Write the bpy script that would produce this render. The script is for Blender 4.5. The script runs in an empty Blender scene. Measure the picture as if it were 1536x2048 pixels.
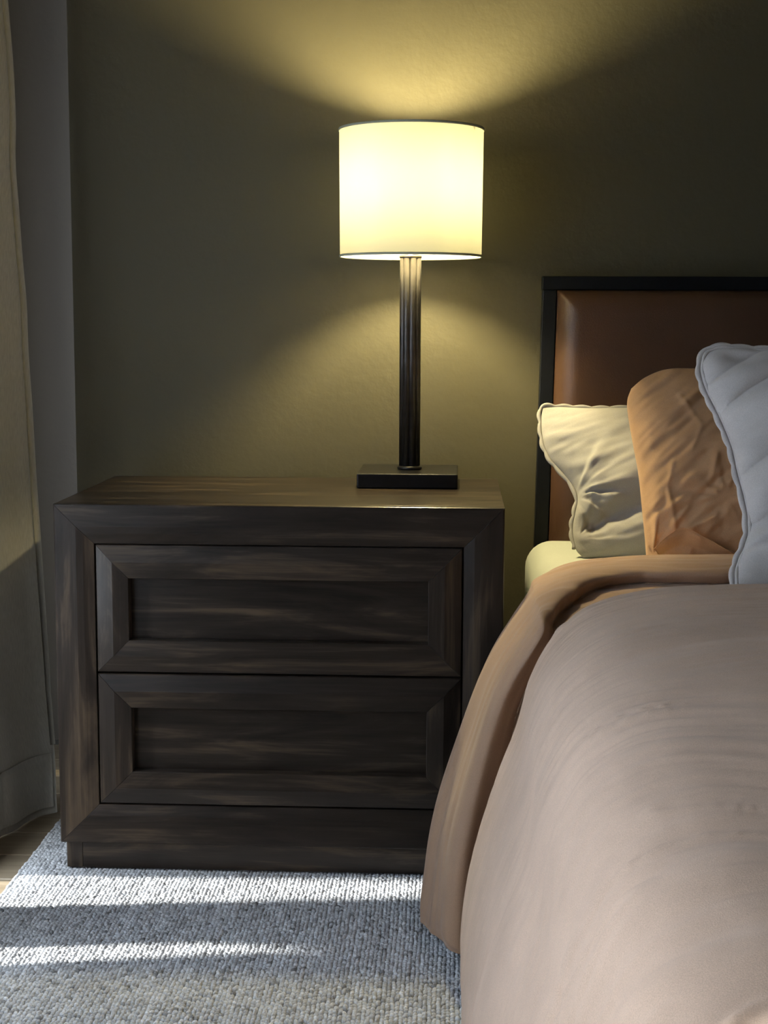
import bpy, bmesh, math
import numpy as np
from mathutils import Vector, Matrix

S = bpy.context.scene
COL = S.collection

# ------------------------------------------------------------------ camera
def make_camera():
    yaw, pit, rol, F = -0.0476146, -0.1254155, 0.00374896, 3008.86
    f = np.array([math.sin(yaw) * math.cos(pit), math.cos(yaw) * math.cos(pit), math.sin(pit)])
    r = np.array([math.cos(yaw), -math.sin(yaw), 0.0])
    u = np.cross(r, f)
    c, s = math.cos(rol), math.sin(rol)
    r, u = c * r + s * u, -s * r + c * u
    cam = bpy.data.cameras.new('camera')
    o = bpy.data.objects.new('camera', cam)
    COL.objects.link(o)
    cam.sensor_fit = 'VERTICAL'
    cam.sensor_height = 24.0
    cam.lens = 24.0 * F / 2048.0
    cam.clip_start = 0.02
    M = Matrix(((r[0], u[0], -f[0], 0.31297), (r[1], u[1], -f[1], -2.61639), (r[2], u[2], -f[2], 1.00756), (0, 0, 0, 1)))
    o.matrix_world = M
    S.camera = o
make_camera()

# ------------------------------------------------------------------ world, sun, window light, exposure
S.view_settings.view_transform = 'Standard'
S.view_settings.look = 'None'
S.view_settings.gamma = 1.0
S.view_settings.use_curve_mapping = False
S.view_settings.exposure = 0.0
S.cycles.use_denoising = True
S.cycles.max_bounces = 10
S.cycles.sample_clamp_indirect = 6.0

W = bpy.data.worlds.new('sky')
S.world = W
W.use_nodes = True
W.node_tree.nodes['Background'].inputs[0].default_value = (0.55, 0.70, 1.0, 1)
W.node_tree.nodes['Background'].inputs[1].default_value = 0.6

sun = bpy.data.lights.new('sun', 'SUN')
sun.energy = 14.5
sun.angle = math.radians(3.5)
sun.color = (1.0, 0.97, 0.90)
so = bpy.data.objects.new('sun', sun)
COL.objects.link(so)
so.rotation_euler = Vector((1.0, 0.13, -0.55)).to_track_quat('-Z', 'Y').to_euler()
so.location = (-3, -0.5, 2.5)

def window_light(name, loc, target, sx, sy, power, color):
    l = bpy.data.lights.new(name, 'AREA')
    l.shape = 'RECTANGLE'; l.size = sx; l.size_y = sy
    l.energy = power; l.color = color
    o = bpy.data.objects.new(name, l)
    COL.objects.link(o)
    o.location = loc
    o.rotation_euler = (Vector(target) - Vector(loc)).to_track_quat('-Z', 'Z').to_euler()
    return o
# daylight entering through the side window next to the camera
window_light('window_daylight', (-0.74, -2.45, 1.45), (3.0, -2.45, 1.45), 1.1, 1.3, 5.0, (0.92, 0.96, 1.0))
# skylight on the outside of the sheer curtains of the patio door
window_light('door_daylight', (-0.74, -1.08, 0.95), (3.0, -1.08, 0.95), 1.15, 1.75, 115.0, (0.84, 0.92, 1.0))

# ------------------------------------------------------------------ helpers
def new_mesh(name, verts, faces, mats=None, parent=None, smooth=False):
    me = bpy.data.meshes.new(name)
    off = np.zeros(3) if parent is None else np.array(wloc(parent))
    v = np.asarray(verts, float) - off
    me.from_pydata(v.tolist(), [], [list(map(int, f)) for f in faces])
    me.update()
    if smooth:
        me.polygons.foreach_set('use_smooth', np.ones(len(me.polygons), bool))
    o = bpy.data.objects.new(name, me)
    COL.objects.link(o)
    if mats is not None:
        me.materials.append(mats)
    if parent is not None:
        o.parent = parent
    return o

def wloc(o):
    p = Vector((0, 0, 0))
    while o is not None:
        p = p + o.location
        o = o.parent
    return p

def empty(name, loc):
    o = bpy.data.objects.new(name, None)
    COL.objects.link(o)
    o.location = loc
    o.empty_display_size = 0.05
    return o

def tag(o, label=None, cat=None, group=None, kind=None):
    if label: o['label'] = label
    if cat: o['category'] = cat
    if group: o['group'] = group
    if kind: o['kind'] = kind
    return o

def recentre(o):
    """move the origin of a mesh object to the middle of its mesh (keeps it in place)"""
    me = o.data
    n = len(me.vertices)
    co = np.empty(n * 3); me.vertices.foreach_get('co', co); co = co.reshape(-1, 3)
    c = (co.min(0) + co.max(0)) / 2
    me.vertices.foreach_set('co', (co - c).ravel())
    me.update()
    o.location = o.location + Vector(c)
    return o

def box(name, x0, x1, y0, y1, z0, z1, mat, parent=None, bevel=0.0, seg=2):
    bm = bmesh.new()
    bmesh.ops.create_cube(bm, size=1.0)
    for v in bm.verts:
        v.co = Vector(((x0 + x1) / 2 + v.co.x * (x1 - x0), (y0 + y1) / 2 + v.co.y * (y1 - y0), (z0 + z1) / 2 + v.co.z * (z1 - z0)))
    if bevel > 0:
        bmesh.ops.bevel(bm, geom=bm.edges[:], offset=bevel, segments=seg, profile=0.5, affect='EDGES')
    vs = [v.co[:] for v in bm.verts]
    bm.verts.index_update()
    fs = [[v.index for v in f.verts] for f in bm.faces]
    bm.free()
    o = new_mesh(name, vs, fs, mat, parent)
    return recentre(o)

def lathe(name, prof, cx, cy, n, mat, parent=None, smooth=True, close=False):
    """prof: list of (r, z)"""
    P = np.array(prof); m = len(P)
    a = np.linspace(0, 2 * math.pi, n, endpoint=False)
    V = np.stack([cx + P[:, 0:1] * np.cos(a), cy + P[:, 0:1] * np.sin(a), np.repeat(P[:, 1:2], n, 1)], -1).reshape(-1, 3)
    F = []
    rows = m if close else m - 1
    for i in range(rows):
        i2 = (i + 1) % m
        for j in range(n):
            j2 = (j + 1) % n
            F.append((i * n + j, i * n + j2, i2 * n + j2, i2 * n + j))
    return recentre(new_mesh(name, V, F, mat, parent, smooth))

def tube(name, path, rad, n, mat, parent=None, flat=1.0, frame_n=None, closed=False):
    P = np.asarray(path, float); m = len(P)
    R = np.full(m, rad) if np.isscalar(rad) else np.asarray(rad)
    T = np.gradient(P, axis=0)
    if closed:
        T = np.roll(P, -1, 0) - np.roll(P, 1, 0)
    T /= np.linalg.norm(T, axis=1)[:, None] + 1e-12
    ref = np.array(frame_n if frame_n is not None else (0.13, 0.2, 0.97), float)
    A = np.cross(T, ref); A /= np.linalg.norm(A, axis=1)[:, None] + 1e-12
    B = np.cross(A, T)
    a = np.linspace(0, 2 * math.pi, n, endpoint=False)
    V = P[:, None, :] + R[:, None, None] * (np.cos(a)[None, :, None] * A[:, None, :] + flat * np.sin(a)[None, :, None] * B[:, None, :])
    V = V.reshape(-1, 3)
    F = []
    for i in range(m if closed else m - 1):
        i2 = (i + 1) % m
        for j in range(n):
            j2 = (j + 1) % n
            F.append((i * n + j, i * n + j2, i2 * n + j2, i2 * n + j))
    if not closed:
        F.append(tuple(range(n - 1, -1, -1)))
        F.append(tuple((m - 1) * n + j for j in range(n)))
    return recentre(new_mesh(name, V, F, mat, parent, True))

# ---- numpy noise
_rs = np.random.RandomState(7)
_TAB = _rs.rand(8, 256, 256)
def vn(x, y, seed=0):
    x = np.asarray(x, float); y = np.asarray(y, float)
    t = _TAB[seed % 8]
    x = x + 17.3 * seed; y = y + 31.7 * seed
    xi = np.floor(x).astype(int); yi = np.floor(y).astype(int)
    fx = x - xi; fy = y - yi
    fx = fx * fx * fx * (fx * (fx * 6 - 15) + 10); fy = fy * fy * fy * (fy * (fy * 6 - 15) + 10)
    a = t[xi & 255, yi & 255]; b = t[(xi + 1) & 255, yi & 255]
    c = t[xi & 255, (yi + 1) & 255]; d = t[(xi + 1) & 255, (yi + 1) & 255]
    return ((a * (1 - fx) + b * fx) * (1 - fy) + (c * (1 - fx) + d * fx) * fy) * 2 - 1
def fbm(x, y, seed=0, o=3):
    s = 0; a = 1.0
    for i in range(o):
        s = s + a * vn(x * 2 ** i, y * 2 ** i, seed + i); a *= 0.5
    return s
def sstep(e0, e1, x):
    t = np.clip((x - e0) / (e1 - e0), 0, 1)
    return t * t * (3 - 2 * t)

def spline(P, n, t=None):
    """Catmull-Rom through control points P (m,k); n samples, or the samples t in 0..m-1"""
    P = np.asarray(P, float); m = len(P)
    if t is None: t = np.linspace(0, m - 1, n)
    Q = np.concatenate([2 * P[:1] - P[1:2], P, 2 * P[-1:] - P[-2:-1]], 0)
    i = np.clip(np.floor(t).astype(int), 0, m - 2); f = t - i
    sh = (-1,) + (1,) * (P.ndim - 1); f = f.reshape(sh)
    p0, p1, p2, p3 = Q[i], Q[i + 1], Q[i + 2], Q[i + 3]
    return 0.5 * (2 * p1 + (p2 - p0) * f + (2 * p0 - 5 * p1 + 4 * p2 - p3) * f ** 2 + (3 * p1 - p0 - 3 * p2 + p3) * f ** 3)

def arclen_spline(P, n):
    d = spline(P, 600)
    L = np.concatenate([[0], np.cumsum(np.linalg.norm(np.diff(d, axis=0), axis=1))])
    s = np.linspace(0, L[-1], n)
    return np.stack([np.interp(s, L, d[:, k]) for k in range(d.shape[1])], -1)

def grid_normals(G):
    du = np.gradient(G, axis=0); dv = np.gradient(G, axis=1)
    n = np.cross(du, dv)
    return -n / (np.linalg.norm(n, axis=-1, keepdims=True) + 1e-12)

def grid_faces(nu, nv, flip=False, base=0):
    i, j = np.meshgrid(np.arange(nu - 1), np.arange(nv - 1), indexing='ij')
    a = (i * nv + j).ravel() + base
    q = np.stack([a, a + nv, a + nv + 1, a + 1], 1)
    return q[:, ::-1] if flip else q

def fast_mesh(name, V, quads, mat, parent=None, smooth=True):
    me = bpy.data.meshes.new(name)
    off = np.zeros(3) if parent is None else np.array(wloc(parent))
    V = np.asarray(V, np.float32) - off.astype(np.float32)
    quads = np.asarray(quads, np.int32); k = quads.shape[1]
    me.vertices.add(len(V)); me.vertices.foreach_set('co', V.ravel())
    me.loops.add(quads.size); me.loops.foreach_set('vertex_index', quads.ravel())
    me.polygons.add(len(quads))
    me.polygons.foreach_set('loop_start', np.arange(0, quads.size, k, dtype=np.int32))
    me.polygons.foreach_set('loop_total', np.full(len(quads), k, np.int32))
    me.update(calc_edges=True)
    if smooth:
        me.polygons.foreach_set('use_smooth', np.ones(len(quads), bool))
    me.validate()
    if mat is not None: me.materials.append(mat)
    o = bpy.data.objects.new(name, me)
    COL.objects.link(o)
    if parent is not None: o.parent = parent
    return o

# ------------------------------------------------------------------ materials
def mat_base(name):
    m = bpy.data.materials.new(name); m.use_nodes = True
    nt = m.node_tree
    return m, nt, nt.nodes['Principled BSDF']
def N(nt, t, **kw):
    n = nt.nodes.new(t)
    for k, v in kw.items():
        if k in n.inputs: n.inputs[k].default_value = v
        else: setattr(n, k, v)
    return n
def ramp(nt, fac, stops):
    r = nt.nodes.new('ShaderNodeValToRGB')
    e = r.color_ramp.elements
    while len(e) < len(stops): e.new(0.5)
    for i, (p, c) in enumerate(stops):
        e[i].position = p; e[i].color = (*c, 1)
    nt.links.new(fac, r.inputs[0])
    return r
def bump(nt, b, h, strength, dist):
    n = N(nt, 'ShaderNodeBump', Strength=strength, Distance=dist)
    nt.links.new(h, n.inputs['Height']); nt.links.new(n.outputs[0], b.inputs['Normal'])
    return n

def wood(name, axis, dark, mid, light):
    m, nt, b = mat_base(name)
    tc = N(nt, 'ShaderNodeTexCoord'); oi = N(nt, 'ShaderNodeObjectInfo')
    ad = N(nt, 'ShaderNodeVectorMath', operation='MULTIPLY_ADD')
    cmb = N(nt, 'ShaderNodeCombineXYZ')
    for i in range(3): nt.links.new(oi.outputs['Random'], cmb.inputs[i])
    ad.inputs[1].default_value = (9.0, 5.0, 13.0)
    nt.links.new(cmb.outputs[0], ad.inputs[0]); nt.links.new(tc.outputs['Object'], ad.inputs[2])
    mp = N(nt, 'ShaderNodeMapping')
    sc = [14.0, 14.0, 14.0]; sc[axis] = 1.6
    mp.inputs['Scale'].default_value = sc
    nt.links.new(ad.outputs[0], mp.inputs[0])
    n1 = N(nt, 'ShaderNodeTexNoise', Scale=1.6, Detail=5.0, Roughness=0.6, Distortion=1.2)
    nt.links.new(mp.outputs[0], n1.inputs['Vector'])
    mp2 = N(nt, 'ShaderNodeMapping')
    sc2 = [170.0, 170.0, 170.0]; sc2[axis] = 5.0
    mp2.inputs['Scale'].default_value = sc2
    nt.links.new(ad.outputs[0], mp2.inputs[0])
    n2 = N(nt, 'ShaderNodeTexNoise', Scale=1.0, Detail=3.0, Roughness=0.7)
    nt.links.new(mp2.outputs[0], n2.inputs['Vector'])
    mix = N(nt, 'ShaderNodeMath', operation='MULTIPLY_ADD'); mix.inputs[1].default_value = 0.28
    nt.links.new(n2.outputs[0], mix.inputs[0]); 
    sub = N(nt, 'ShaderNodeMath', operation='MULTIPLY_ADD'); sub.inputs[1].default_value = 0.95; sub.inputs[2].default_value = -0.13
    nt.links.new(n1.outputs[0], sub.inputs[0]); nt.links.new(sub.outputs[0], mix.inputs[2])
    r = ramp(nt, mix.outputs[0], [(0.25, dark), (0.5, mid), (0.72, light)])
    nt.links.new(r.outputs[0], b.inputs['Base Color'])
    b.inputs['Roughness'].default_value = 0.30
    b.inputs['Specular IOR Level'].default_value = 0.2
    bump(nt, b, n2.outputs[0], 0.12, 0.0004)
    return m
WD = ((0.012, 0.0092, 0.008), (0.030, 0.0225, 0.0175), (0.098, 0.070, 0.046))
wood_x = wood('walnut_grain_across', 0, *WD)
wood_y = wood('walnut_grain_deep', 1, *WD)
wood_z = wood('walnut_grain_upright', 2, *WD)
floor_wood = wood('pale_oak', 0, (0.24, 0.19, 0.13), (0.33, 0.27, 0.19), (0.42, 0.35, 0.25))

def paint(name, col, rough=0.6, scale=55.0, strength=0.25, dist=0.004):
    m, nt, b = mat_base(name)
    tc = N(nt, 'ShaderNodeTexCoord')
    n1 = N(nt, 'ShaderNodeTexNoise', Scale=scale, Detail=3.0, Roughness=0.55)
    nt.links.new(tc.outputs['Object'], n1.inputs['Vector'])
    bump(nt, b, n1.outputs[0], strength, dist)
    b.inputs['Base Color'].default_value = (*col, 1)
    b.inputs['Roughness'].default_value = rough
    return m
wall_mat = paint('olive_wall_paint', (0.074, 0.066, 0.037), 0.6)
side_mat = paint('grey_wall_paint', (0.185, 0.165, 0.14), 0.6)
ceil_mat = paint('ceiling_paint', (0.12, 0.115, 0.105), 0.8, 40.0)
trim_mat = paint('trim_paint', (0.09, 0.085, 0.07), 0.4, 20.0, 0.05)

def fabric(name, col, var=0.12, rough=0.85, sheen=0.2, wscale=900.0, bstr=0.25, mottled=6.0, col2=None):
    m, nt, b = mat_base(name)
    tc = N(nt, 'ShaderNodeTexCoord')
    n1 = N(nt, 'ShaderNodeTexNoise', Scale=mottled, Detail=4.0, Roughness=0.6)
    n2 = N(nt, 'ShaderNodeTexNoise', Scale=wscale, Detail=2.0, Roughness=0.6)
    for n in (n1, n2): nt.links.new(tc.outputs['Object'], n.inputs['Vector'])
    c = np.array(col); c2 = np.array(col2) if col2 is not None else c * (1 + var)
    r = ramp(nt, n1.outputs[0], [(0.3, tuple(c * (1 - var))), (0.7, tuple(np.minimum(c2, 1)))])
    mx = N(nt, 'ShaderNodeMix', data_type='RGBA', blend_type='MULTIPLY')
    mx.inputs['Factor'].default_value = 0.35
    r2 = ramp(nt, n2.outputs[0], [(0.3, (0.6, 0.6, 0.6)), (0.7, (1.25, 1.25, 1.25))])
    nt.links.new(r.outputs[0], mx.inputs[6]); nt.links.new(r2.outputs[0], mx.inputs[7])
    nt.links.new(mx.outputs[2], b.inputs['Base Color'])
    b.inputs['Roughness'].default_value = rough
    b.inputs['Sheen Weight'].default_value = sheen
    b.inputs['Sheen Roughness'].default_value = 0.4
    bump(nt, b, n2.outputs[0], bstr, 0.0008)
    return m
duvet_mat = fabric('dusty_rose_cotton', (0.63, 0.458, 0.345), 0.10, sheen=0.12, bstr=0.4)
blanket_mat = fabric('tan_cotton', (0.40, 0.255, 0.165), 0.06, sheen=0.2)
cream_mat = fabric('oatmeal_linen', (0.35, 0.335, 0.31), 0.07, sheen=0.1)
caramel_mat = fabric('caramel_cotton', (0.52, 0.31, 0.165), 0.09, sheen=0.15, mottled=14.0)
grey_mat = fabric('grey_velvet', (0.63, 0.595, 0.575), 0.10, sheen=0.3, mottled=10.0)
sheet_mat = fabric('white_sheet', (0.58, 0.61, 0.53), 0.03, sheen=0.05)

def curtain_material(name, through):
    m, nt, b = mat_base(name)
    tc = N(nt, 'ShaderNodeTexCoord')
    mp = N(nt, 'ShaderNodeMapping'); mp.inputs['Scale'].default_value = (1, 500, 60)
    nt.links.new(tc.outputs['Object'], mp.inputs[0])
    n2 = N(nt, 'ShaderNodeTexNoise', Scale=1.0, Detail=2.0)
    nt.links.new(mp.outputs[0], n2.inputs['Vector'])
    r = ramp(nt, n2.outputs[0], [(0.3, (0.52, 0.50, 0.445)), (0.7, (0.64, 0.615, 0.55))])
    nt.links.new(r.outputs[0], b.inputs['Base Color'])
    b.inputs['Roughness'].default_value = 0.9
    tr = N(nt, 'ShaderNodeBsdfTranslucent'); tr.inputs[0].default_value = (0.62, 0.66, 0.72, 1)
    mx = N(nt, 'ShaderNodeMixShader'); mx.inputs[0].default_value = through
    out = nt.nodes['Material Output']
    nt.links.new(b.outputs[0], mx.inputs[1]); nt.links.new(tr.outputs[0], mx.inputs[2])
    nt.links.new(mx.outputs[0], out.inputs[0])
    return m
curtain_mat = curtain_material('linen_curtain', 0.42)
near_opaque_curtain_mat = curtain_material('near_opaque_linen_curtain', 0.10)  # same linen made less translucent, so less daylight reaches the back wall

def metal(name, col, rough, metallic=1.0):
    m, nt, b = mat_base(name)
    tc = N(nt, 'ShaderNodeTexCoord')
    n1 = N(nt, 'ShaderNodeTexNoise', Scale=60.0, Detail=3.0)
    nt.links.new(tc.outputs['Object'], n1.inputs['Vector'])
    r = ramp(nt, n1.outputs[0], [(0.3, tuple(np.array(col) * 0.85)), (0.7, tuple(np.array(col) * 1.1))])
    nt.links.new(r.outputs[0], b.inputs['Base Color'])
    b.inputs['Metallic'].default_value = metallic
    b.inputs['Roughness'].default_value = rough
    return m
bronze = metal('dark_bronze', (0.085, 0.08, 0.08), 0.38, 0.85)
base_mat = metal('dark_bronze_satin', (0.014, 0.0135, 0.015), 0.32, 0.5)
steel = metal('nickel', (0.5, 0.48, 0.44), 0.35)
black_frame = metal('blackened_metal', (0.0045, 0.0055, 0.008), 0.45, 0.0)
black_frame.node_tree.nodes['Principled BSDF'].inputs['Specular IOR Level'].default_value = 0.2

def leather_material():
    m, nt, b = mat_base('brown_leather')
    tc = N(nt, 'ShaderNodeTexCoord')
    n1 = N(nt, 'ShaderNodeTexNoise', Scale=5.0, Detail=5.0)
    v = N(nt, 'ShaderNodeTexVoronoi', Scale=350.0)
    for n in (n1, v): nt.links.new(tc.outputs['Object'], n.inputs['Vector'])
    r = ramp(nt, n1.outputs[0], [(0.3, (0.058, 0.029, 0.017)), (0.7, (0.085, 0.043, 0.025))])
    nt.links.new(r.outputs[0], b.inputs['Base Color'])
    b.inputs['Roughness'].default_value = 0.42
    bump(nt, b, v.outputs[0], 0.2, 0.0008)
    return m
leather = leather_material()

def shade_material():
    m, nt, b = mat_base('linen_lampshade')
    tc = N(nt, 'ShaderNodeTexCoord')
    n1 = N(nt, 'ShaderNodeTexNoise', Scale=400.0, Detail=2.0)
    nt.links.new(tc.outputs['Object'], n1.inputs['Vector'])
    r = ramp(nt, n1.outputs[0], [(0.3, (0.030, 0.0302, 0.0235)), (0.7, (0.034, 0.0342, 0.0268))])
    d = N(nt, 'ShaderNodeBsdfDiffuse'); d.inputs[0].default_value = (0.42, 0.40, 0.34, 1)
    t = N(nt, 'ShaderNodeBsdfTranslucent')
    nt.links.new(r.outputs[0], t.inputs[0])
    a = N(nt, 'ShaderNodeAddShader')
    nt.links.new(d.outputs[0], a.inputs[0]); nt.links.new(t.outputs[0], a.inputs[1])
    nt.links.new(a.outputs[0], nt.nodes['Material Output'].inputs[0])
    return m
shade_mat = shade_material()
shade_trim_mat = fabric('shade_trim', (0.45, 0.47, 0.36), 0.03, sheen=0.0)

def bulb_material():
    m, nt, b = mat_base('lit_bulb')
    b.inputs['Base Color'].default_value = (0.9, 0.9, 0.85, 1)
    b.inputs['Emission Color'].default_value = (1.0, 0.83, 0.43, 1)
    b.inputs['Emission Strength'].default_value = 1180.0
    return m
bulb_mat = bulb_material()

def glass_material():
    m, nt, b = mat_base('window_glass')
    t = N(nt, 'ShaderNodeBsdfTransparent'); g = N(nt, 'ShaderNodeBsdfGlossy', Roughness=0.02)
    mx = N(nt, 'ShaderNodeMixShader'); mx.inputs[0].default_value = 0.06
    nt.links.new(t.outputs[0], mx.inputs[1]); nt.links.new(g.outputs[0], mx.inputs[2])
    nt.links.new(mx.outputs[0], nt.nodes['Material Output'].inputs[0])
    return m
glass_mat = glass_material()

def yarn_material():
    m, nt, b = mat_base('wool_yarn')
    at = N(nt, 'ShaderNodeAttribute', attribute_name='tint')
    tc = N(nt, 'ShaderNodeTexCoord')
    n1 = N(nt, 'ShaderNodeTexNoise', Scale=900.0, Detail=2.0)
    nt.links.new(tc.outputs['Object'], n1.inputs['Vector'])
    mx = N(nt, 'ShaderNodeMix', data_type='RGBA', blend_type='MULTIPLY'); mx.inputs['Factor'].default_value = 0.5
    r2 = ramp(nt, n1.outputs[0], [(0.3, (0.55, 0.55, 0.55)), (0.7, (1.25, 1.25, 1.25))])
    nt.links.new(at.outputs['Color'], mx.inputs[6]); nt.links.new(r2.outputs[0], mx.inputs[7])
    nt.links.new(mx.outputs[2], b.inputs['Base Color'])
    b.inputs['Roughness'].default_value = 0.95
    bump(nt, b, n1.outputs[0], 0.4, 0.001)
    return m
yarn = yarn_material()
rug_back_mat = fabric('rug_backing', (0.22, 0.22, 0.22), 0.1, sheen=0.0)

# ------------------------------------------------------------------ setting
XL, XR, YB, YF, ZC = -0.76, 3.3, 0.63, -3.9, 2.65
XC, YR = -0.516, 0.97          # outer corner of the back wall; back of the recess beside it
def struct(o, label=None):
    o['kind'] = 'structure'
    if label: o['label'] = label
    return o
struct(box('wall_back', XC, XR + 0.1, YB, YR + 0.12, -0.05, ZC, wall_mat), 'dark olive painted wall behind the lamp and bed')
struct(box('wall_recess', XL - 0.15, XC, YR, YR + 0.12, -0.05, ZC, side_mat), 'grey wall of the recess seen between curtain and olive wall')
# left wall: pieces round the patio door and the side window
wl = empty('wall_left', (XL, 0, 0)); struct(wl, 'grey side wall beside the curtain')
box('wall_panel', XL - 0.15, XL, 0.34, YR, -0.05, ZC, side_mat, wl)
box('wall_panel', XL - 0.15, XL, -1.75, 0.34, 2.12, ZC, side_mat, wl)
box('wall_panel', XL - 0.15, XL, -1.88, -1.75, -0.05, ZC, side_mat, wl)
box('wall_panel', XL - 0.15, XL, -3.02, -1.88, -0.05, 0.78, side_mat, wl)
box('wall_panel', XL - 0.15, XL, -3.02, -1.88, 2.12, ZC, side_mat, wl)
box('wall_panel', XL - 0.15, XL, YF, -3.02, -0.05, ZC, side_mat, wl)
struct(box('wall_right', XR, XR + 0.1, YF, YB, -0.05, ZC, wall_mat), 'plain wall beyond the bed')
struct(box('wall_front', XL - 0.15, XR, YF - 0.1, YF, -0.05, ZC, wall_mat), 'plain wall behind the camera')
struct(box('ceiling', XL - 0.3, XR + 0.1, YF - 0.1, YR + 0.12, ZC, ZC + 0.1, ceil_mat), 'matt ceiling')
struct(box('baseboard_back', XC, XR, YB - 0.014, YB, 0.0, 0.09, trim_mat, bevel=0.003), 'low skirting along the back wall')

fl = struct(box('floor', XL - 0.3, XR + 0.1, YF - 0.1, YR, -0.09, -0.021, rug_back_mat), 'pale wooden plank floor')
def planks():
    pw, pl = 0.125, 1.28
    me = None
    k = 0
    ys = np.arange(-0.02 - 31 * pw, YR - 0.13, pw)
    for i, y in enumerate(ys):
        x = XL - 0.28 - (0.0 if i % 2 == 0 else 0.45)
        while x < XR:
            if me is None:
                o = box('plank', 0, pl - 0.003, 0, pw - 0.003, -0.02, 0.0, floor_wood, fl, bevel=0.0018, seg=1)
                me = o.data
            else:
                o = bpy.data.objects.new('plank', me); COL.objects.link(o); o.parent = fl
            o.location = Vector((x + pl / 2, y + pw / 2, -0.01)) - wloc(fl)
            x += pl; k += 1
planks()

def opening(name, y0, y1, z0, z1, label, mull):
    r = empty(name, (XL - 0.10, (y0 + y1) / 2, z0)); struct(r, label)
    x0, x1 = XL - 0.125, XL - 0.085
    w = 0.055
    box('window_frame', x0, x1, y0, y1, z0, z0 + w, trim_mat, r, 0.003)
    box('window_frame', x0, x1, y0, y1, z1 - w, z1, trim_mat, r, 0.003)
    box('window_frame', x0, x1, y0, y0 + w, z0 + w, z1 - w, trim_mat, r, 0.003)
    box('window_frame', x0, x1, y1 - mull, y1, z0 + w, z1 - w, trim_mat, r, 0.003)
    box('pane', x0 + 0.017, x0 + 0.023, y0 + w, y1 - mull, z0 + w, z1 - w, glass_mat, r)
opening('door_1', -1.75, 0.34, 0.0, 2.12, 'glazed patio door behind the curtain', 0.32)  # unseen wide stile, added to keep the sun off the curtain by the nightstand
opening('window_1', -3.02, -1.88, 0.78, 2.12, 'side window letting in daylight', 0.06)

# ------------------------------------------------------------------ nightstand
NZ0, NZ1, RUGZ = 0.0639, 0.686, 0.014
ns = tag(empty('nightstand', (0, 0.25, RUGZ)), 'dark walnut nightstand with two recessed-panel drawers under the lamp', 'nightstand')

def mitred_frame(x0, x1, z0, z1, prof, parent, gap=0.0004, names=('rail', 'stile')):
    """four mitred members round a rectangle; prof: closed polygon of (inset, y)"""
    P = np.array(prof); t, y = P[:, 0], P[:, 1]; m = len(P)
    def member(nm, A, B, mat):
        V = np.concatenate([A, B]); F = [(i, (i + 1) % m, m + (i + 1) % m, m + i) for i in range(m)]
        F.append(tuple(range(m - 1, -1, -1))); F.append(tuple(range(m, 2 * m)))
        o = new_mesh(nm, V, F, mat, parent)
        bm = bmesh.new(); bm.from_mesh(o.data); bmesh.ops.recalc_face_normals(bm, faces=bm.faces[:]); bm.to_mesh(o.data); bm.free()
        recentre(o)
    S_ = lambda x, yy, z: np.stack([np.broadcast_to(x, yy.shape), yy, np.broadcast_to(z, yy.shape)], 1)
    g = gap
    member(names[0], S_(x0 + t + g, y, z1 - t), S_(x1 - t - g, y, z1 - t), wood_x)
    member(names[0], S_(x0 + t + g, y, z0 + t), S_(x1 - t - g, y, z0 + t), wood_x)
    member(names[1], S_(x0 + t, y, z0 + t + g), S_(x0 + t, y, z1 - t - g), wood_z)
    member(names[1], S_(x1 - t, y, z0 + t + g), S_(x1 - t, y, z1 - t - g), wood_z)

mitred_frame(-0.4, 0.4, NZ0, NZ1, [(0, 0.022), (0, 0.0028), (0.0009, 0.0009), (0.0028, 0), (0.040, 0.0), (0.052, 0.0015), (0.0705, 0.0065), (0.0712, 0.0075), (0.0712, 0.022)], ns)
box('top_panel', -0.4, 0.4, 0.0222, 0.497, NZ1 - 0.03, NZ1, wood_x, ns, 0.0012)
box('side_panel', -0.4, -0.37, 0.0222, 0.497, NZ0, NZ1 - 0.0302, wood_z, ns, 0.0012)
box('side_panel', 0.37, 0.4, 0.0222, 0.497, NZ0, NZ1 - 0.0302, wood_z, ns, 0.0012)
box('bottom_panel', -0.3698, 0.3698, 0.0222, 0.497, NZ0, NZ0 + 0.03, wood_x, ns, 0.0012)
box('back_panel', -0.3698, 0.3698, 0.482, 0.4965, NZ0 + 0.0302, NZ1 - 0.0302, wood_x, ns)
box('plinth_board', -0.391, -0.362, 0.0085, 0.485, RUGZ + 0.001, NZ0 - 0.0002, wood_z, ns, 0.001)
box('plinth_board', 0.362, 0.391, 0.0085, 0.485, RUGZ + 0.001, NZ0 - 0.0002, wood_z, ns, 0.001)
box('plinth_board', -0.3617, 0.3617, 0.0088, 0.034, RUGZ + 0.001, NZ0 - 0.0002, wood_x, ns, 0.001)

def drawer(x0, x1, z0, z1, w):
    # the drawer mesh is its box with the recessed front panel; the mitred members are its pieces
    d = box('drawer', x0 + 0.01, x1 - 0.01, 0.0285, 0.44, z0 + 0.008, z1 - 0.012, wood_x, ns)
    mitred_frame(x0, x1, z0, z1, [(0, 0.0282), (0, 0.0085), (0.0012, 0.0068), (0.028, -0.0005), (0.0305, -0.0012), (0.033, -0.001),
                                  (w - 0.0012, 0.0012), (w, 0.0025), (w, 0.0282)], d)
    box('drawer_panel', x0 + w + 0.0002, x1 - w - 0.0002, 0.0240, 0.0284, z0 + w + 0.0002, z1 - w - 0.0002, wood_x, d)
drawer(-0.3265, 0.3265, 0.3818, 0.6128, 0.0595)
drawer(-0.3265, 0.3265, 0.1378, 0.3782, 0.061)

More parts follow.
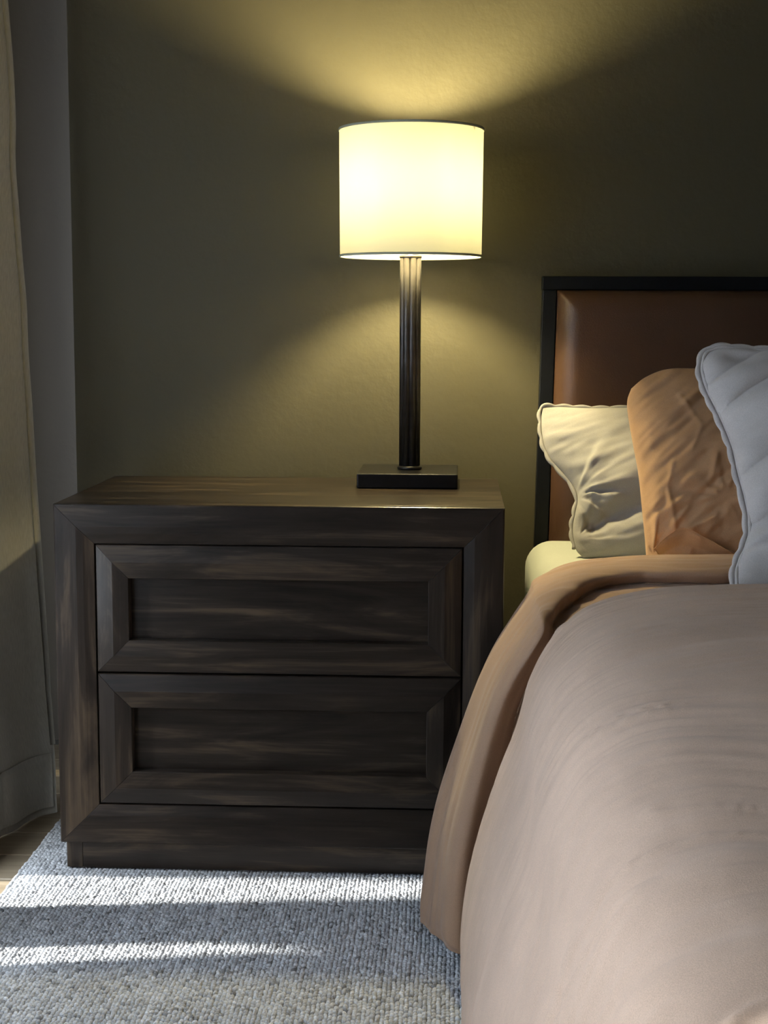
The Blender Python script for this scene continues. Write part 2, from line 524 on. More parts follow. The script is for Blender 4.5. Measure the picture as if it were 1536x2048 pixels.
# ------------------------------------------------------------------ table lamp
LX, LY = 0.2205, 0.392
lamp = tag(empty('table_lamp', (LX, LY, NZ1)), 'lit table lamp with white drum shade on a dark fluted column', 'lamp')
box('lamp_base', 0.1205, 0.3175, 0.2935, 0.4905, NZ1 + 0.0003, 0.7155, base_mat, lamp, 0.003, 3)
lathe('collar', [(0.0, 0.7155), (0.0235, 0.7155), (0.0248, 0.7175), (0.0245, 0.7205), (0.0225, 0.7225), (0.0, 0.7228)], LX, LY, 32, bronze, lamp)
for k in range(8):
    a = math.radians(22.5 + 45 * k - 3)
    lathe('reed', [(0.0005, 0.7222), (0.0076, 0.7222), (0.0076, 1.1330), (0.0066, 1.1345), (0.0005, 1.1348)], LX + 0.0142 * math.cos(a), LY + 0.0142 * math.sin(a), 14, bronze, lamp)
lathe('column_core', [(0.0, 0.7222), (0.010, 0.7222), (0.010, 1.1335), (0.0, 1.1335)], LX, LY, 16, bronze, lamp)
lathe('column_cap', [(0.0, 1.1335), (0.0222, 1.1335), (0.0222, 1.1385), (0.012, 1.141), (0.008, 1.15), (0.008, 1.175), (0.0, 1.175)], LX, LY, 28, steel, lamp)
lathe('socket', [(0.0, 1.175), (0.014, 1.175), (0.0165, 1.183), (0.0165, 1.215), (0.0145, 1.223), (0.0, 1.223)], LX, LY, 24, steel, lamp)
lathe('bulb', [(0.001, 1.223), (0.0125, 1.225), (0.0135, 1.238), (0.019, 1.253), (0.0265, 1.268), (0.0295, 1.284), (0.0275, 1.298), (0.020, 1.309), (0.010, 1.3145), (0.0005, 1.3155)], LX, LY, 24, bulb_mat, lamp)
# harp: a flat loop in the front-to-back plane
hp = []
for s, z in [(0.0165, 1.206), (0.026, 1.214), (0.039, 1.235), (0.0455, 1.265), (0.046, 1.295), (0.040, 1.325), (0.026, 1.348), (0.010, 1.359)]:
    hp.append((s, z))
hp = spline(hp, 24)
path = [(LX, LY - a, z) for a, z in hp] + [(LX, LY + a, z) for a, z in hp[::-1]]
tube('harp', path, 0.0036, 8, steel, lamp, flat=0.55, frame_n=(1, 0, 0.01))
lathe('finial', [(0.0, 1.356), (0.006, 1.356), (0.006, 1.362), (0.004, 1.366), (0.007, 1.374), (0.004, 1.382), (0.0, 1.383)], LX, LY, 16, steel, lamp)
sh0, sh1, r0, r1 = 1.1360, 1.3812, 0.1395, 0.1412
sh = lathe('lamp_shade', [(r0, sh0), (r0 + 0.25 * (r1 - r0), sh0 + 0.06), (r0 + 0.5 * (r1 - r0), (sh0 + sh1) / 2), (r0 + 0.75 * (r1 - r0), sh1 - 0.06), (r1, sh1)], LX, LY, 96, shade_mat, lamp)
def rim(z0, z1, r):
    lathe('shade_trim', [(r - 0.0012, z0), (r + 0.0012, z0 - 0.0004), (r + 0.0016, (z0 + z1) / 2), (r + 0.0012, z1 + 0.0004), (r - 0.0012, z1)], LX, LY, 96, shade_trim_mat, sh, close=True)
rim(sh0 - 0.001, sh0 + 0.003, r0)
rim(sh1 - 0.003, sh1 + 0.001, r1)
for k in range(3):
    a = math.radians(90 + 120 * k)
    pts = [(LX + q * math.cos(a), LY + q * math.sin(a), 1.361 + (0.012 if q > 0.12 else 0.0)) for q in (0.004, 0.06, 0.112, 0.128, r1 - 0.001)]
    tube('spider_arm', pts, 0.0014, 6, steel, sh)

# ------------------------------------------------------------------ bed
bed = tag(empty('bed', (1.27, -0.45, 0)), 'bed with black metal framed brown leather headboard', 'bed')
HF, HB = 0.562, 0.600
def post(xt, xb, w):
    V = [(xb, HF, 0), (xb + w, HF, 0), (xb + w, HB, 0), (xb, HB, 0), (xt, HF, 1.0755), (xt + w, HF, 1.0755), (xt + w, HB, 1.0755), (xt, HB, 1.0755)]
    F = [(3, 2, 1, 0), (4, 5, 6, 7), (0, 1, 5, 4), (1, 2, 6, 5), (2, 3, 7, 6), (3, 0, 4, 7)]
    o = recentre(new_mesh('headboard_post', V, F, black_frame, bed))
    md = o.modifiers.new('b', 'BEVEL'); md.width = 0.0015; md.segments = 2
post(0.4912, 0.4728, 0.0285)
post(2.045, 2.063, 0.0285)
box('headboard_rail', 0.4900, 2.0750, HF, HB, 1.0762, 1.1040, black_frame, bed, 0.0015)
box('headboard_rail', 0.5100, 2.0450, HF, HB, 0.26, 0.288, black_frame, bed, 0.0015)

def headboard_panel():
    xl = lambda z: 0.4925 + 0.0285 - 0.0171 * (1.0755 - z)
    nu, nv = 160, 90
    u = np.linspace(0, 1, nu); v = np.linspace(0, 1, nv)
    # denser samples near the edges
    u = 0.5 - 0.5 * np.cos(math.pi * u); v = 0.5 - 0.5 * np.cos(math.pi * v)
    Ug, Vg = np.meshgrid(u, v, indexing='ij')
    z = 0.292 + Vg * (1.0745 - 0.292)
    x0 = xl(z); x1 = 2.566 - x0
    x = x0 + Ug * (x1 - x0)
    de = np.minimum(np.minimum(x - x0, x1 - x), np.minimum(z - 0.292, 1.0745 - z))
    R = 0.048
    t = np.clip(de / R, 0, 1)
    bul = np.sqrt(np.maximum(0, 1 - (1 - t) ** 2))
    puck = np.exp(-de / 0.012) * vn(x * 55, z * 55, 2) * 0.0022
    y = HF + 0.006 - 0.046 * bul - puck * (t > 0.02) - 0.001 * vn(x * 6, z * 6, 3)
    G = np.stack([x, y, z], -1)
    V = [G.reshape(-1, 3)]
    Gb = G.copy(); Gb[..., 1] = HB - 0.004
    V.append(Gb.reshape(-1, 3))
    F = np.concatenate([grid_faces(nu, nv), grid_faces(nu, nv, True, nu * nv)])
    # border
    idx = np.arange(nu * nv).reshape(nu, nv)
    loop = np.concatenate([idx[:, 0], idx[-1, 1:], idx[-2::-1, -1], idx[0, -2:0:-1]])
    nx = np.roll(loop, -1)
    F = np.concatenate([F, np.stack([loop, loop + nu * nv, nx + nu * nv, nx], 1)])
    o = fast_mesh('upholstered_panel', np.concatenate(V), F, leather, bed)
    bm = bmesh.new(); bm.from_mesh(o.data); bmesh.ops.recalc_face_normals(bm, faces=bm.faces[:]); bm.to_mesh(o.data); bm.free()
    o['label'] = 'padded brown leather panel'
headboard_panel()
box('side_rail', 0.50, 0.53, -1.62, HF, 0.17, 0.29, black_frame, bed, 0.002)
box('side_rail', 2.01, 2.04, -1.62, HF, 0.17, 0.29, black_frame, bed, 0.002)
box('foot_rail', 0.50, 2.04, -1.65, -1.62, 0.17, 0.29, black_frame, bed, 0.002)
box('slat_base', 0.53, 2.01, -1.62, HF, 0.25, 0.285, black_frame, bed)
for x in (0.51, 1.99):
    box('leg', x, x + 0.04, -1.64, -1.60, 0.0155, 0.17, black_frame, bed, 0.002)

def mattress():
    # rounded cross-sections along the bed; the upper edges are rounder where the bedclothes press on them
    x0, x1, z0, z1 = 0.460, 2.08, 0.2905, 0.5575
    secs = [(.517, .055, .030), (.512, .055, .010), (.497, .055, 0), (.25, .055, 0), (.10, .085, 0), (-.05, .115, 0), (-1.2, .115, 0), (-1.60, .11, 0), (-1.615, .10, .010), (-1.62, .09, .030)]
    V, n = [], 9
    for y, r, ins in secs:
        for cx, cz, rr, a0 in ((x1 - r, z1 - r, r, 0), (x0 + r, z1 - r, r, 90), (x0 + .05, z0 + .05, .05, 180), (x1 - .05, z0 + .05, .05, 270)):
            for k in range(n):
                a = math.radians(a0 + 90 * k / (n - 1))
                px, pz = cx + rr * math.cos(a), cz + rr * math.sin(a)
                mx, mz = (x0 + x1) / 2, (z0 + z1) / 2
                px += -ins if px > mx else ins
                pz += -ins if pz > mz else ins
                V.append((px, y, pz))
    m = 4 * n
    F = [(i * m + j, i * m + (j + 1) % m, (i + 1) * m + (j + 1) % m, (i + 1) * m + j) for i in range(len(secs) - 1) for j in range(m)]
    F += [tuple(range(m - 1, -1, -1)), tuple((len(secs) - 1) * m + j for j in range(m))]
    o = recentre(new_mesh('mattress', V, F, sheet_mat, None, True))
    return o
mt = tag(mattress(), 'mattress corner in a white fitted sheet beside the headboard', 'mattress')

# ---- bedclothes: surfaces lofted from cross-sections (x, z) running from the bed's middle over its side
def profile_normals(P):
    d = np.gradient(P, axis=0); n = np.stack([-d[:, 1], d[:, 0]], 1)
    n /= np.linalg.norm(n, axis=1)[:, None]
    return n       # points inward (into the bed) for a profile that runs right -> left -> down
def loft(rows, nu, nv, tv=None):
    """rows: list of (m,3) control rows; dense grid nu x nv"""
    C = np.array(rows)                                  # (rows, m, 3)
    D = spline(C.transpose(1, 0, 2), nv, tv)            # along the section -> (nv, rows, 3)
    return spline(D.transpose(1, 0, 2), nu)             # (nu, nv, 3)

def cloth(name, G, mat, thick=0.006, parent=None):
    nu, nv = G.shape[:2]
    n = grid_normals(G)
    B = G - n * thick
    V = np.concatenate([G.reshape(-1, 3), B.reshape(-1, 3)])
    F = [grid_faces(nu, nv), grid_faces(nu, nv, True, nu * nv)]
    idx = np.arange(nu * nv).reshape(nu, nv)
    loop = np.concatenate([idx[:, 0], idx[-1, 1:], idx[-2::-1, -1], idx[0, -2:0:-1]])
    nx = np.roll(loop, -1)
    F.append(np.stack([loop, loop + nu * nv, nx + nu * nv, nx], 1)[:, ::-1])
    return fast_mesh(name, V, np.concatenate(F), mat, parent)

def blanket():
    ctrl = np.array([(2.02, .06, .603), (1.5, .06, .604), (1.1, .06, .604), (.80, .055, .603), (.66, .05, .601), (.535, .03, .594), (.4565, -.02, .5715), (.434, -.045, .546),
                     (.3745, -.08, .459), (.333, -.12, .352), (.2915, -.18, .216), (.269, -.22, .088), (.2636, -.25, .034)])
    n2 = profile_normals(ctrl[:, [0, 2]])
    inn = np.stack([n2[:, 0], np.zeros(len(n2)), n2[:, 1]], 1)
    m = len(ctrl)
    iv = np.arange(m)
    D = np.interp(iv, [0, 4, 5, 6, 7, 8, 10, 12], [.165, .165, .20, .30, .32, .29, .22, .16])     # how far each strip runs to its fold
    def row(fr, top, sh, side, hem):
        k = np.interp(iv, [0, 4.5, 7, 9.5, 12], [top, top, sh, side, hem])
        r = ctrl + inn * k[:, None]
        r[:, 1] -= fr * D
        r[-1, 2] += 0.022 * min(max(fr, 0), 1.1)
        r[:, 2] = np.maximum(r[:, 2], 0.026)
        return r
    rows = [row(-.15, .024, .018, .012, .010), row(-.02, .018, .013, .008, .006), row(0.02, .007, .005, .003, .002), row(.09, 0, 0, 0, 0),
            row(.35, -.003, -.002, .002, .012), row(.72, -.003, .000, .008, .034), row(.95, .002, .004, .018, .052), row(1.03, .010, .014, .034, .070),
            row(.98, .022, .030, .056, .084), row(.94, .028, .040, .072, .094), row(1.1, .029, .043, .080, .102),
            row(1.5, .029, .043, .082, .106), row(2.2, .029, .043, .082, .106)]
    nu, nv = 260, 330
    G = loft(rows, nu, nv)
    n = grid_normals(G)
    U, V = np.meshgrid(np.linspace(0, 1, nu), np.linspace(0, 1, nv), indexing='ij')
    L = G[..., 0] + 0.0
    s = np.concatenate([np.zeros((nu, 1)), np.cumsum(np.linalg.norm(np.diff(G, axis=1), axis=2), 1)], 1)
    y = G[..., 1] + 0.10 * s
    amp = sstep(0.0, 0.2, U)
    d = 0.0022 * vn(y * 45, s * 5.5, 1) + 0.0009 * vn(y * 100 + 2, s * 12, 2)
    side = sstep(0.50, 0.60, V)
    d += side * 0.006 * vn(y * 17 + 3, s * 2.2, 4)
    G[..., 1] += (1 - side) * sstep(.30, .45, U) * (1 - sstep(.75, .9, U)) * (0.020 * vn(G[..., 0] * 9 + 1, G[..., 0] * 0, 5) + 0.008 * vn(G[..., 0] * 28, G[..., 0] * 0, 2))
    G = G + n * (d * amp)[..., None]
    G[..., 2] = np.maximum(G[..., 2], 0.022)
    return cloth('blanket', G, blanket_mat, 0.004)
tag(blanket(), 'tan cotton blanket hanging to the rug between nightstand and duvet', 'blanket')

def duvet():
    ctrl = np.array([(2.10, .625), (1.6, .640), (1.2, .640), (.9, .634), (.72, .628), (.60, .621), (.511, .5985), (.460, .5565), (.4255, .4955), (.408, .428), (.383, .3595), (.358, .2745),
                     (.344, .212), (.3338, .127), (.3322, .075), (.337, .045)])
    m = len(ctrl)
    n2 = profile_normals(ctrl)
    edge = np.interp(np.arange(m), [0, 5, 8, 15], [-.41, -.43, -.45, -.45])
    def row(dy, top, sh, side, hem, lift=0.0):
        k = np.interp(np.arange(m), [0, 5, 7, 11, 15], [top, top, sh, side, hem])
        P = ctrl + n2 * k[:, None]
        P[:, 1] += lift * np.interp(np.arange(m), [0, 5, 8, 15], [1, 1, .3, 0])
        r = np.stack([P[:, 0], edge + dy, P[:, 1]], 1)
        r[:, 2] = np.maximum(r[:, 2], 0.028)
        return r
    rows = [row(-.055, .034, .016, .014, .010), row(.004, .030, .015, .013, .008), row(.022, .016, .010, .007, .004), row(.006, .003, .003, .002, .001), row(-.04, -.002, -.001, 0, 0),
            row(-.14, -.004, -.004, 0, 0), row(-.30, -.004, -.010, -.001, 0), row(-.5, -.002, -.016, -.004, 0.0), row(-.75, 0.004, -.018, -.006, 0),
            row(-1.0, .012, -.016, -.006, 0), row(-1.25, .02, -.012, -.004, 0), row(-1.50, .025, -.010, -.003, 0), row(-1.62, .06, .02, .0, 0), row(-1.70, .14, .08, .02, 0)]
    nu, nv = 620, 460
    tv = np.concatenate([np.linspace(0, 4, 120, endpoint=False), np.linspace(4, m - 1, nv - 120)])
    G = loft(rows, nu, nv, tv)
    n = grid_normals(G)
    U = np.linspace(0, 1, nu)[:, None] * np.ones((1, nv))
    seg = np.linalg.norm(np.diff(G, axis=1), axis=2)
    s = np.concatenate([np.zeros((nu, 1)), np.cumsum(seg, 1)], 1)
    s = s - s[:, 200:201]
    y = G[..., 1]
    q = y - 0.28 * np.maximum(s, 0) + 0.05 * vn(s * 3, y * 3, 6)
    amp = sstep(0.02, 0.30, U) * (0.55 + 0.45 * vn(s * 2.5, y * 2.5, 5))
    ridge = lambda f, g, sd: np.abs(vn(q * f, s * g, sd))
    q = q + 0.03 * vn(s * 5 + 2, y * 6, 4)
    d = 0.0050 * vn(q * 15, s * 2.6, 0) + 0.0026 * vn(q * 36, s * 7.0, 1) * (0.5 + 0.8 * np.abs(vn(y * 7, s * 5, 7))) + 0.0012 * vn(q * 95, s * 8, 2)
    d += 0.007 * vn(y * 5.5, s * 4.0, 3)
    # scattered sharp creases running with the streaks
    d += 0.0055 * np.maximum(0, 1 - 7 * np.abs(vn(q * 24 + 5, s * 3.5, 5))) * np.maximum(0, vn(q * 8, s * 6 + 4, 6)) 
    d += 0.0007 * vn(q * 210, s * 16, 3)
    d *= 0.35 + 0.65 * amp
    d[U < 0.30] *= 1.0
    d *= sstep(0.0, 0.34, U)
    G = G + n * d[..., None]
    G[..., 2] = np.maximum(G[..., 2], 0.024)
    return cloth('duvet', G, duvet_mat)
tag(duvet(), 'puffy dusty rose duvet covering the bed in front', 'duvet')

# ------------------------------------------------------------------ pillows
def pillow(name, plane, left, top, right, bottom, T, front, back, mat, wrinkle, pf=0.5, nu=150, nv=150):
    (y0, z0), (y1, z1) = plane
    b = np.array([0, y1 - y0, z1 - z0]); b /= np.linalg.norm(b)
    a = np.array([1.0, 0, 0]); nrm = np.array([0, -b[2], b[1]]); O = np.array([0, y0, z0])
    u = 0.5 - 0.5 * np.cos(math.pi * np.linspace(0, 1, nu)); v = 0.5 - 0.5 * np.cos(math.pi * np.linspace(0, 1, nv))
    u = 0.6 * u + 0.4 * np.linspace(0, 1, nu); v = 0.6 * v + 0.4 * np.linspace(0, 1, nv)
    def at(P, s):
        d = arclen_spline(P, 400)
        return np.stack([np.interp(s, np.linspace(0, 1, 400), d[:, k]) for k in (0, 1)], -1)
    Lc, Rc, Bc, Tc = at(left, v), at(right, v), at(bottom, u), at(top, u)
    U, V = np.meshgrid(u, v, indexing='ij'); U1, V1 = U[..., None], V[..., None]
    Q = (1 - U1) * Lc[None] + U1 * Rc[None] + (1 - V1) * Bc[:, None] + V1 * Tc[:, None] \
        - ((1 - U1) * (1 - V1) * Lc[0] + U1 * (1 - V1) * Rc[0] + (1 - U1) * V1 * Lc[-1] + U1 * V1 * Rc[-1])
    h = (np.clip(4 * U * (1 - U), 0, 1) ** pf) * (np.clip(4 * V * (1 - V), 0, 1) ** pf)
    P0 = O + Q[..., 0:1] * a + Q[..., 1:2] * b
    env = np.minimum(1, h * 2.2)
    w = wrinkle(Q[..., 0], Q[..., 1], U, V)
    Fr = P0 + nrm * (T * front * h + w * env)[..., None]
    Bk = P0 - nrm * (T * back * h)[..., None]
    Vv = np.concatenate([Fr.reshape(-1, 3), Bk.reshape(-1, 3)])
    F = np.concatenate([grid_faces(nu, nv), grid_faces(nu, nv, True, nu * nv)])
    o = fast_mesh(name, Vv, F, mat)
    bm = bmesh.new(); bm.from_mesh(o.data)
    bmesh.ops.remove_doubles(bm, verts=bm.verts[:], dist=1e-5)
    bmesh.ops.recalc_face_normals(bm, faces=bm.faces[:])
    for f in bm.faces: f.smooth = True
    bm.to_mesh(o.data); bm.free()
    c = np.array([Q[..., 0].mean(), y0, z0])
    o.data.transform(Matrix.Translation(Vector(-c))); o.location = c
    to3 = lambda ab: O + np.asarray(ab)[:, 0:1] * a + np.asarray(ab)[:, 1:2] * b
    return o, to3, nrm

def radial(a, b, ca, cb, k, r0, seed):
    th = np.arctan2(b - cb, a - ca); r = np.hypot(a - ca, b - cb)
    return vn(th * k + 5, r * 6, seed) * np.exp(-r / r0) * sstep(0.0, 0.03, r)

# oatmeal linen pillow, leaning on the headboard
def w1(a, b, U, V):
    w = 0.012 * radial(a, b, .545, .115, 5.5, .16, 1)
    w += 0.007 * radial(a, b, .55, .02, 5, .15, 2)
    q = b - 0.35 * a
    w += 0.0045 * vn(q * 34, a * 6, 3) + 0.0018 * vn(q * 80, a * 14, 4)
    e = np.exp(-U / 0.10)
    w += 0.007 * e * vn(b * 60, U * 6, 5)
    w -= 0.020 * np.exp(-((q + 0.150) / 0.020) ** 2) * sstep(.53, .58, a) * (1 - sstep(.70, .80, a))
    return w
L1 = [(.560, -.013), (.546, .006), (.541, .046), (.546, .078), (.552, .108), (.548, .132), (.527, .166), (.502, .199), (.488, .236), (.484, .283), (.488, .318)]
p1, to3, nr = pillow('pillow', ((.27, .57), (.47, .88)), L1, [(.488, .318), (.523, .3195), (.583, .316), (.656, .317), (.80, .322), (.97, .318)],
                     [(.965, -.013), (.93, .08), (.92, .15), (.94, .24), (.97, .318)], [(.560, -.013), (.70, -.012), (.85, -.012), (.965, -.013)], 0.060, 1.15, 0.25, cream_mat, w1, 0.55)
tag(p1, 'oatmeal linen pillow leaning on the headboard, farthest of the three', 'pillow', 'pillows stacked against the headboard')
def piping(pil, to3, nr, ab, rad, sc, freq, mat, off=0.0, flat=1.0, phase=0.0, lift=0.0):
    P = arclen_spline(np.array(ab), 220)
    L = np.linspace(0, 1, 220)
    nab = np.gradient(P, axis=0); nab = np.stack([-nab[:, 1], nab[:, 0]], 1); nab /= np.linalg.norm(nab, axis=1)[:, None] + 1e-9
    wob = np.abs(np.sin(math.pi * (freq * L + phase + 0.6 * vn(L * 9, L * 0, 3))))
    P = P + nab * (off + sc * wob)[:, None]
    X = to3(P) + nr * (lift + 0.0015 * vn(L * 40, L * 0, 1))[:, None]
    r = rad * (0.75 + 0.35 * wob)
    return tube('piping', X, r, 8, mat, pil, flat=flat, frame_n=nr)
piping(p1, to3, nr, L1[1:] + [(.523, .3195), (.583, .316), (.656, .317), (.80, .322), (.968, .318)], 0.0042, 0.0020, 22, cream_mat, 0.0015)

# caramel cotton pillow
def w2(a, b, U, V):
    q1 = (b * 0.75 - a * 0.66)
    w = 0.0030 * vn(q1 * 60, (a + b) * 7, 1) + 0.0018 * vn(q1 * 120, (a + b) * 14, 2) + 0.0030 * fbm(a * 18, b * 18, 6, 2)
    w += 0.008 * radial(a, b, .675, .0, 6, .12, 3)
    w += 0.004 * radial(a, b, .80, .10, 5, .10, 4)
    # sharp crease lines
    for (a0, b0, a1, b1, hgt, wd) in [(.725, .31, .765, .235, .0035, .004), (.765, .235, .742, .185, .003, .004), (.715, .03, .70, .12, .004, .005), (.70, .035, .74, .09, .004, .005),
                                      (.735, .04, .79, .065, .004, .004), (.79, .18, .775, .125, .004, .005), (.70, .12, .712, .175, .003, .004)]:
        dx, dy = a1 - a0, b1 - b0; L = math.hypot(dx, dy)
        t = ((a - a0) * dx + (b - b0) * dy) / L ** 2
        dist = ((a - a0) * dy - (b - b0) * dx) / L
        w += hgt * np.exp(-(dist / wd) ** 2) * sstep(-.1, .2, t) * (1 - sstep(.8, 1.1, t))
    return w
L2 = [(.664, -.012), (.6625, .035), (.6595, .084), (.6545, .163), (.6455, .228), (.638, .284), (.638, .314), (.646, .338)]
p2, to3, nr = pillow('pillow', ((.13, .58), (.31, .95)), L2, [(.646, .338), (.673, .360), (.711, .375), (.773, .377), (.93, .377), (1.07, .365), (1.11, .340)],
                     [(1.09, -.012), (1.10, .10), (1.12, .22), (1.12, .30), (1.11, .340)], [(.664, -.012), (.80, -.012), (.95, -.012), (1.09, -.012)], 0.075, 1.0, 0.75, caramel_mat, w2, 0.42)
tag(p2, 'caramel tan cotton pillow with rounded top, middle of the three', 'pillow', 'pillows stacked against the headboard')
# open hem of the pillowcase showing at the foot of this pillow
def flap(o, to3, nr):
    tip = [(.672, .004), (.690, .020), (.716, .036), (.735, .034), (.765, .018), (.800, .000), (.83, -.010)]
    P = arclen_spline(np.array(tip), 60)
    base = np.stack([P[:, 0] * 0.75 + .19, np.full(60, -.012)], 1)
    n = 14
    rows = []
    for i in range(n):
        t = i / (n - 1)
        ab = P * (1 - t) + base * t
        bulge = 0.052 + 0.016 * math.sin(math.pi * min(1, 0.5 + t)) - 0.014 * t
        rows.append(to3(ab) + nr * (bulge * np.sin(np.linspace(0.5, math.pi - .5, 60)) ** 0.5 + 0.003 * vn(np.linspace(0, 9, 60), np.full(60, t * 3), 2))[:, None])
    G = np.array(rows).transpose(1, 0, 2)
    f = cloth('pillowcase_hem', G, caramel_mat, 0.003, o)
flap(p2, to3, nr)

# grey quilted velvet pillow, nearest
def w3(a, b, U, V):
    k = np.interp(b, [.05, .20], [.18, .75])
    bb = b - k * .10 * np.tanh((a - .76) / .10)
    ch = np.array([-.06, .0585, .096, .177, .313, .376, .50])
    i = np.clip(np.searchsorted(ch, bb) - 1, 0, len(ch) - 2)
    wd = ch[i + 1] - ch[i]
    t = np.clip((bb - ch[i]) / wd, 0, 1)
    w = np.minimum(.26 * wd, .020) * np.sqrt(np.maximum(0, 1 - (2 * t - 1) ** 2)) - 0.014
    e = np.exp(-U / 0.13)
    w += 0.0085 * e * vn(b * 48 - a * 14, U * 5, 4)
    w += 0.0040 * vn(b * 40 - a * 22, a * 12, 5) + 0.003 * fbm(a * 12, b * 12, 2, 2)
    w -= 0.014 * np.exp(-((a - .775) / .03) ** 2 - ((b - .405) / .016) ** 2)
    w -= 0.016 * np.exp(-((a - .80) / .03) ** 2 - ((b - .02) / .02) ** 2)
    return w
SH3 = np.array([.005, -.006])
L3 = [(.745, -.004), (.749, .032), (.760, .059), (.770, .083), (.7735, .109), (.7705, .152), (.763, .196), (.755, .250), (.740, .300), (.721, .350), (.714, .383), (.717, .411), (.729, .428)]
L3 = [tuple(np.array(p) + SH3 * [1, q]) for p, q in zip(L3, np.linspace(0, 1, len(L3)))]
p3, to3, nr = pillow('pillow', ((-.27, .597), (-.05, .977)), L3, [L3[-1], (.758, .428), (.796, .425), (.834, .423), (.98, .426), (1.16, .427), (1.21, .412)],
                     [(1.20, -.004), (1.175, .10), (1.17, .2), (1.19, .32), (1.21, .412)], [L3[0], (.90, -.003), (1.05, -.003), (1.20, -.004)], 0.075, 1.0, 0.50, grey_mat, w3, 0.5, 190, 190)
tag(p3, 'grey quilted velvet pillow with a corded edge, nearest to the camera', 'pillow', 'pillows stacked against the headboard')
edge3 = L3 + [(.758, .428), (.796, .425), (.834, .423), (.98, .426), (1.16, .427), (1.205, .414)]
piping(p3, to3, nr, edge3, 0.0046, 0.0013, 26, grey_mat, 0.0030)
piping(p3, to3, nr, edge3, 0.0030, 0.0010, 26, grey_mat, -0.0035, lift=0.006)

# ------------------------------------------------------------------ rug
rug = tag(empty('rug', (0.2, -0.9, 0)), 'pale grey loop-woven rug under the nightstand and bed', 'rug')
RX0, RX1, RY0, RY1 = -0.476, 2.6, -2.2, 0.44
box('rug_backing', RX0, RX1, RY0, RY1, 0.0003, 0.0085, rug_back_mat, rug, 0.002)
def loops():
    rs = np.random.RandomState(3)
    px, py = 0.0068, 0.0086
    xs = np.arange(RX0 + 0.003, 0.46, px); ys = np.arange(-0.72, RY1 - 0.004, py)
    Xg, Yg = np.meshgrid(xs, ys, indexing='ij')
    col = np.arange(len(xs))[:, None] * np.ones_like(Yg)
    Yg = Yg + (col % 2) * py * 0.5 + rs.normal(0, .0008, Yg.shape)
    Xg = Xg + rs.normal(0, .0006, Xg.shape) + 0.0012 * vn(Yg * 6, Xg * 3, 2)
    keep = ~((Xg > -0.375) & (Yg > 0.03)) & (Yg < RY1 - 0.003)
    x, y = Xg[keep], Yg[keep]; n = len(x)
    tilt = np.where(col[keep] % 2 == 0, 1, -1) * 0.0013
    rx = 0.0039 * rs.uniform(.85, 1.15, n); ry = 0.0048 * rs.uniform(.85, 1.15, n)
    hz = rs.uniform(.0050, .0072, n) + 0.0012 * vn(x * 30, y * 30, 1)
    hz = np.where((x > -0.40) & (y > -0.004), np.minimum(hz, .0050), hz)
    # dome template: rings
    k = 8; ang = np.linspace(0, 2 * math.pi, k, endpoint=False)
    rings = [(1.0, 0.0), (1.02, 0.45), (0.72, 0.84)]
    T = np.array([(r * math.cos(a), r * math.sin(a), z) for r, z in rings for a in ang] + [(0, 0, 1.0)])
    m = len(T)
    V = np.empty((n, m, 3), np.float32)
    V[..., 0] = x[:, None] + T[:, 0] * rx[:, None] + tilt[:, None] * T[:, 1]
    V[..., 1] = y[:, None] + T[:, 1] * ry[:, None]
    V[..., 2] = 0.0075 + T[:, 2] * hz[:, None]
    q = []
    for r in range(2):
        for j in range(k):
            q.append((r * k + j, r * k + (j + 1) % k, (r + 1) * k + (j + 1) % k, (r + 1) * k + j))
    tr = [(2 * k + j, 2 * k + (j + 1) % k, m - 1) for j in range(k)]
    # triangulate everything
    tri = [(a, b, c) for a, b, c, d in q] + [(a, c, d) for a, b, c, d in q] + tr
    tri = np.array(tri)
    Fc = (tri[None] + (np.arange(n) * m)[:, None, None]).reshape(-1, 3)
    o = fast_mesh('yarn_loops', V.reshape(-1, 3), Fc, yarn, rug)
    base = np.array([.63, .65, .68])
    g = np.clip(rs.normal(1, .13, n) + 0.10 * vn(x * 40, y * 9, 3), .45, 1.45)
    dk = rs.rand(n) < 0.06
    g[dk] *= .55
    c = np.clip(base[None] * g[:, None], 0, 1)
    C4 = np.ones((n, m, 4), np.float32); C4[..., :3] = c[:, None, :]
    at = o.data.color_attributes.new('tint', 'FLOAT_COLOR', 'POINT')
    at.data.foreach_set('color', C4.reshape(-1))
    o['kind'] = 'stuff'
loops()

# ------------------------------------------------------------------ curtains
def curtain_panel(front_edge, back_edge, xoff, ztop, hem, nfold, seed, parent=None, mat=None):
    """front_edge / back_edge: functions z -> y; xoff: function (t, z) -> x of the cloth"""
    nu, nv = 90, 150
    t = np.linspace(0, 1, nu); z = np.linspace(0, 1, nv)
    Tg, Zg = np.meshgrid(t, z, indexing='ij')
    zz = hem(Tg) + Zg * (ztop - hem(Tg))
    y = front_edge(zz) + Tg * (back_edge(zz) - front_edge(zz))
    x = xoff(Tg, zz) + 0.012 * np.sin(2 * math.pi * nfold * Tg + 0.7 * vn(zz * 1.2, Tg * 2, seed)) * sstep(0, .12, Tg) * sstep(0, .06, 1 - Tg) \
        + 0.004 * vn(Tg * 9, zz * 5, seed)
    G = np.stack([x, y, zz], -1)
    return cloth('curtain_cloth', G, mat or curtain_mat, 0.002, parent), G

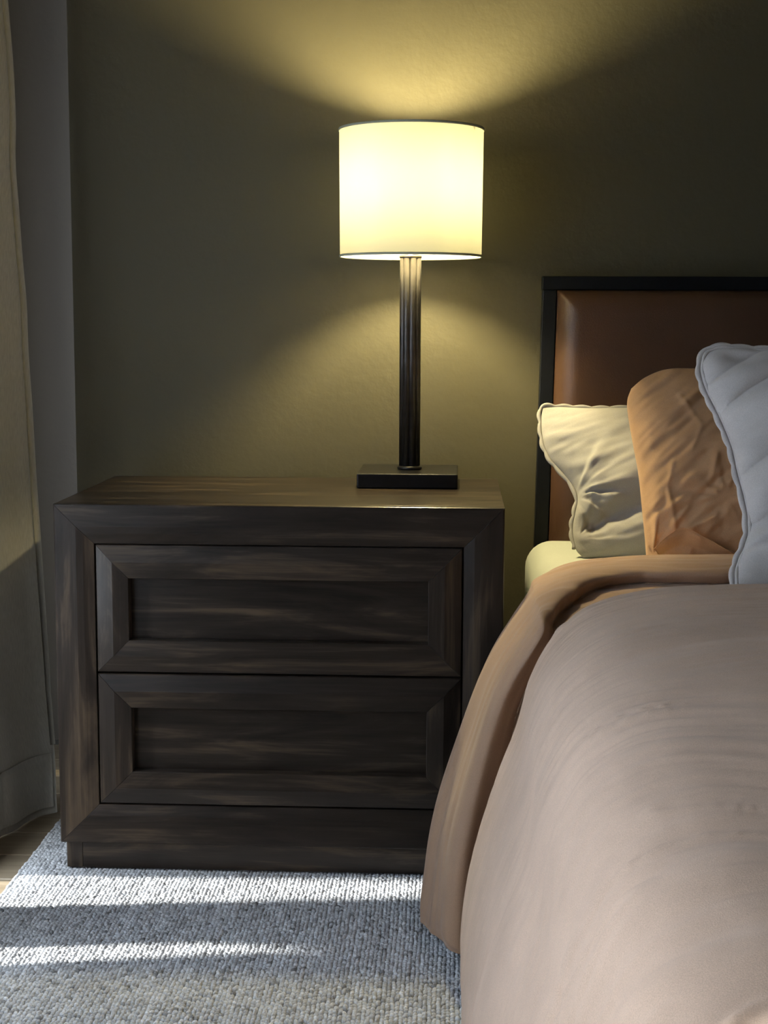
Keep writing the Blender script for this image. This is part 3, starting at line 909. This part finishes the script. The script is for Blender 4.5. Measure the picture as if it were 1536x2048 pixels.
c1 = tag(empty('curtain', (-0.49, 0.2, 0.03)), 'off-white linen curtain hanging beside the nightstand', 'curtain')
EDGE = np.array([(.03, -.502, .3512), (.107, -.507, .3635), (.2585, -.522, .390), (.647, -.537, .392), (1.0, -.544, .357), (1.312, -.548, .331), (1.613, -.55, .307), (2.3, -.555, .25)])
back1 = lambda z: np.interp(z, EDGE[:, 0], EDGE[:, 2]) + 0.006 * vn(z * 11, z * 0, 2)
front1 = lambda z: np.interp(z, [0, .04, .44, .68, 2.3], [-.035, -.04, -.125, -.19, -.24])
def x1(t, z):
    w = (1 - t) * (back1(z) - front1(z))          # distance from the trailing edge
    return np.interp(z, EDGE[:, 0], EDGE[:, 1]) - 0.56 * w + 0.56 * np.maximum(0, w - .15) * 1.25
cl, G1 = curtain_panel(front1, back1, x1, 2.28, lambda t: 0.004 + 0 * t, 2.0, 1, c1, near_opaque_curtain_mat)
# hem band and side hem: the folded double layer
def band(G, i0, i1, j0, j1, off):
    H = G[i0:i1, j0:j1] + np.array([off, 0, 0])
    return cloth('hem', H, near_opaque_curtain_mat, 0.0018, c1)
band(G1, 2, 88, 1, 9, 0.0035)
band(G1, 87, 90, 9, 150, 0.0030)

c2 = tag(empty('curtain', (-0.54, -0.28, 0.03)), 'narrow off-white linen curtain beside the wide sunlit gap', 'curtain')
curtain_panel(lambda z: np.interp(z, [0, .10, .25, .43, 2.3], [-.365, -.365, -.370, -.432, -.445]), lambda z: -.19 + 0 * z, lambda t, z: -0.530 + 0 * z, 2.28, lambda t: 0.03 + 0 * t, 2.0, 3, c2)
c3 = tag(empty('curtain', (-0.54, -0.8, 0.03)), 'wide off-white linen curtain drawn across the patio door', 'curtain')
curtain_panel(lambda z: -1.72 + 0 * z, lambda z: np.interp(z, [0, .07, .34, .46, 2.3], [-.443, -.441, -.412, -.42, -.437]), lambda t, z: -0.578 + 0 * z, 2.28, lambda t: 0.03 + 0 * t, 9.0, 4, c3)
rod = tag(tube('curtain_rod', [(-0.56, -1.80, 2.30), (-0.56, 0.30, 2.30)], 0.012, 12, black_frame), 'dark rod carrying the linen curtains', 'curtain rod')
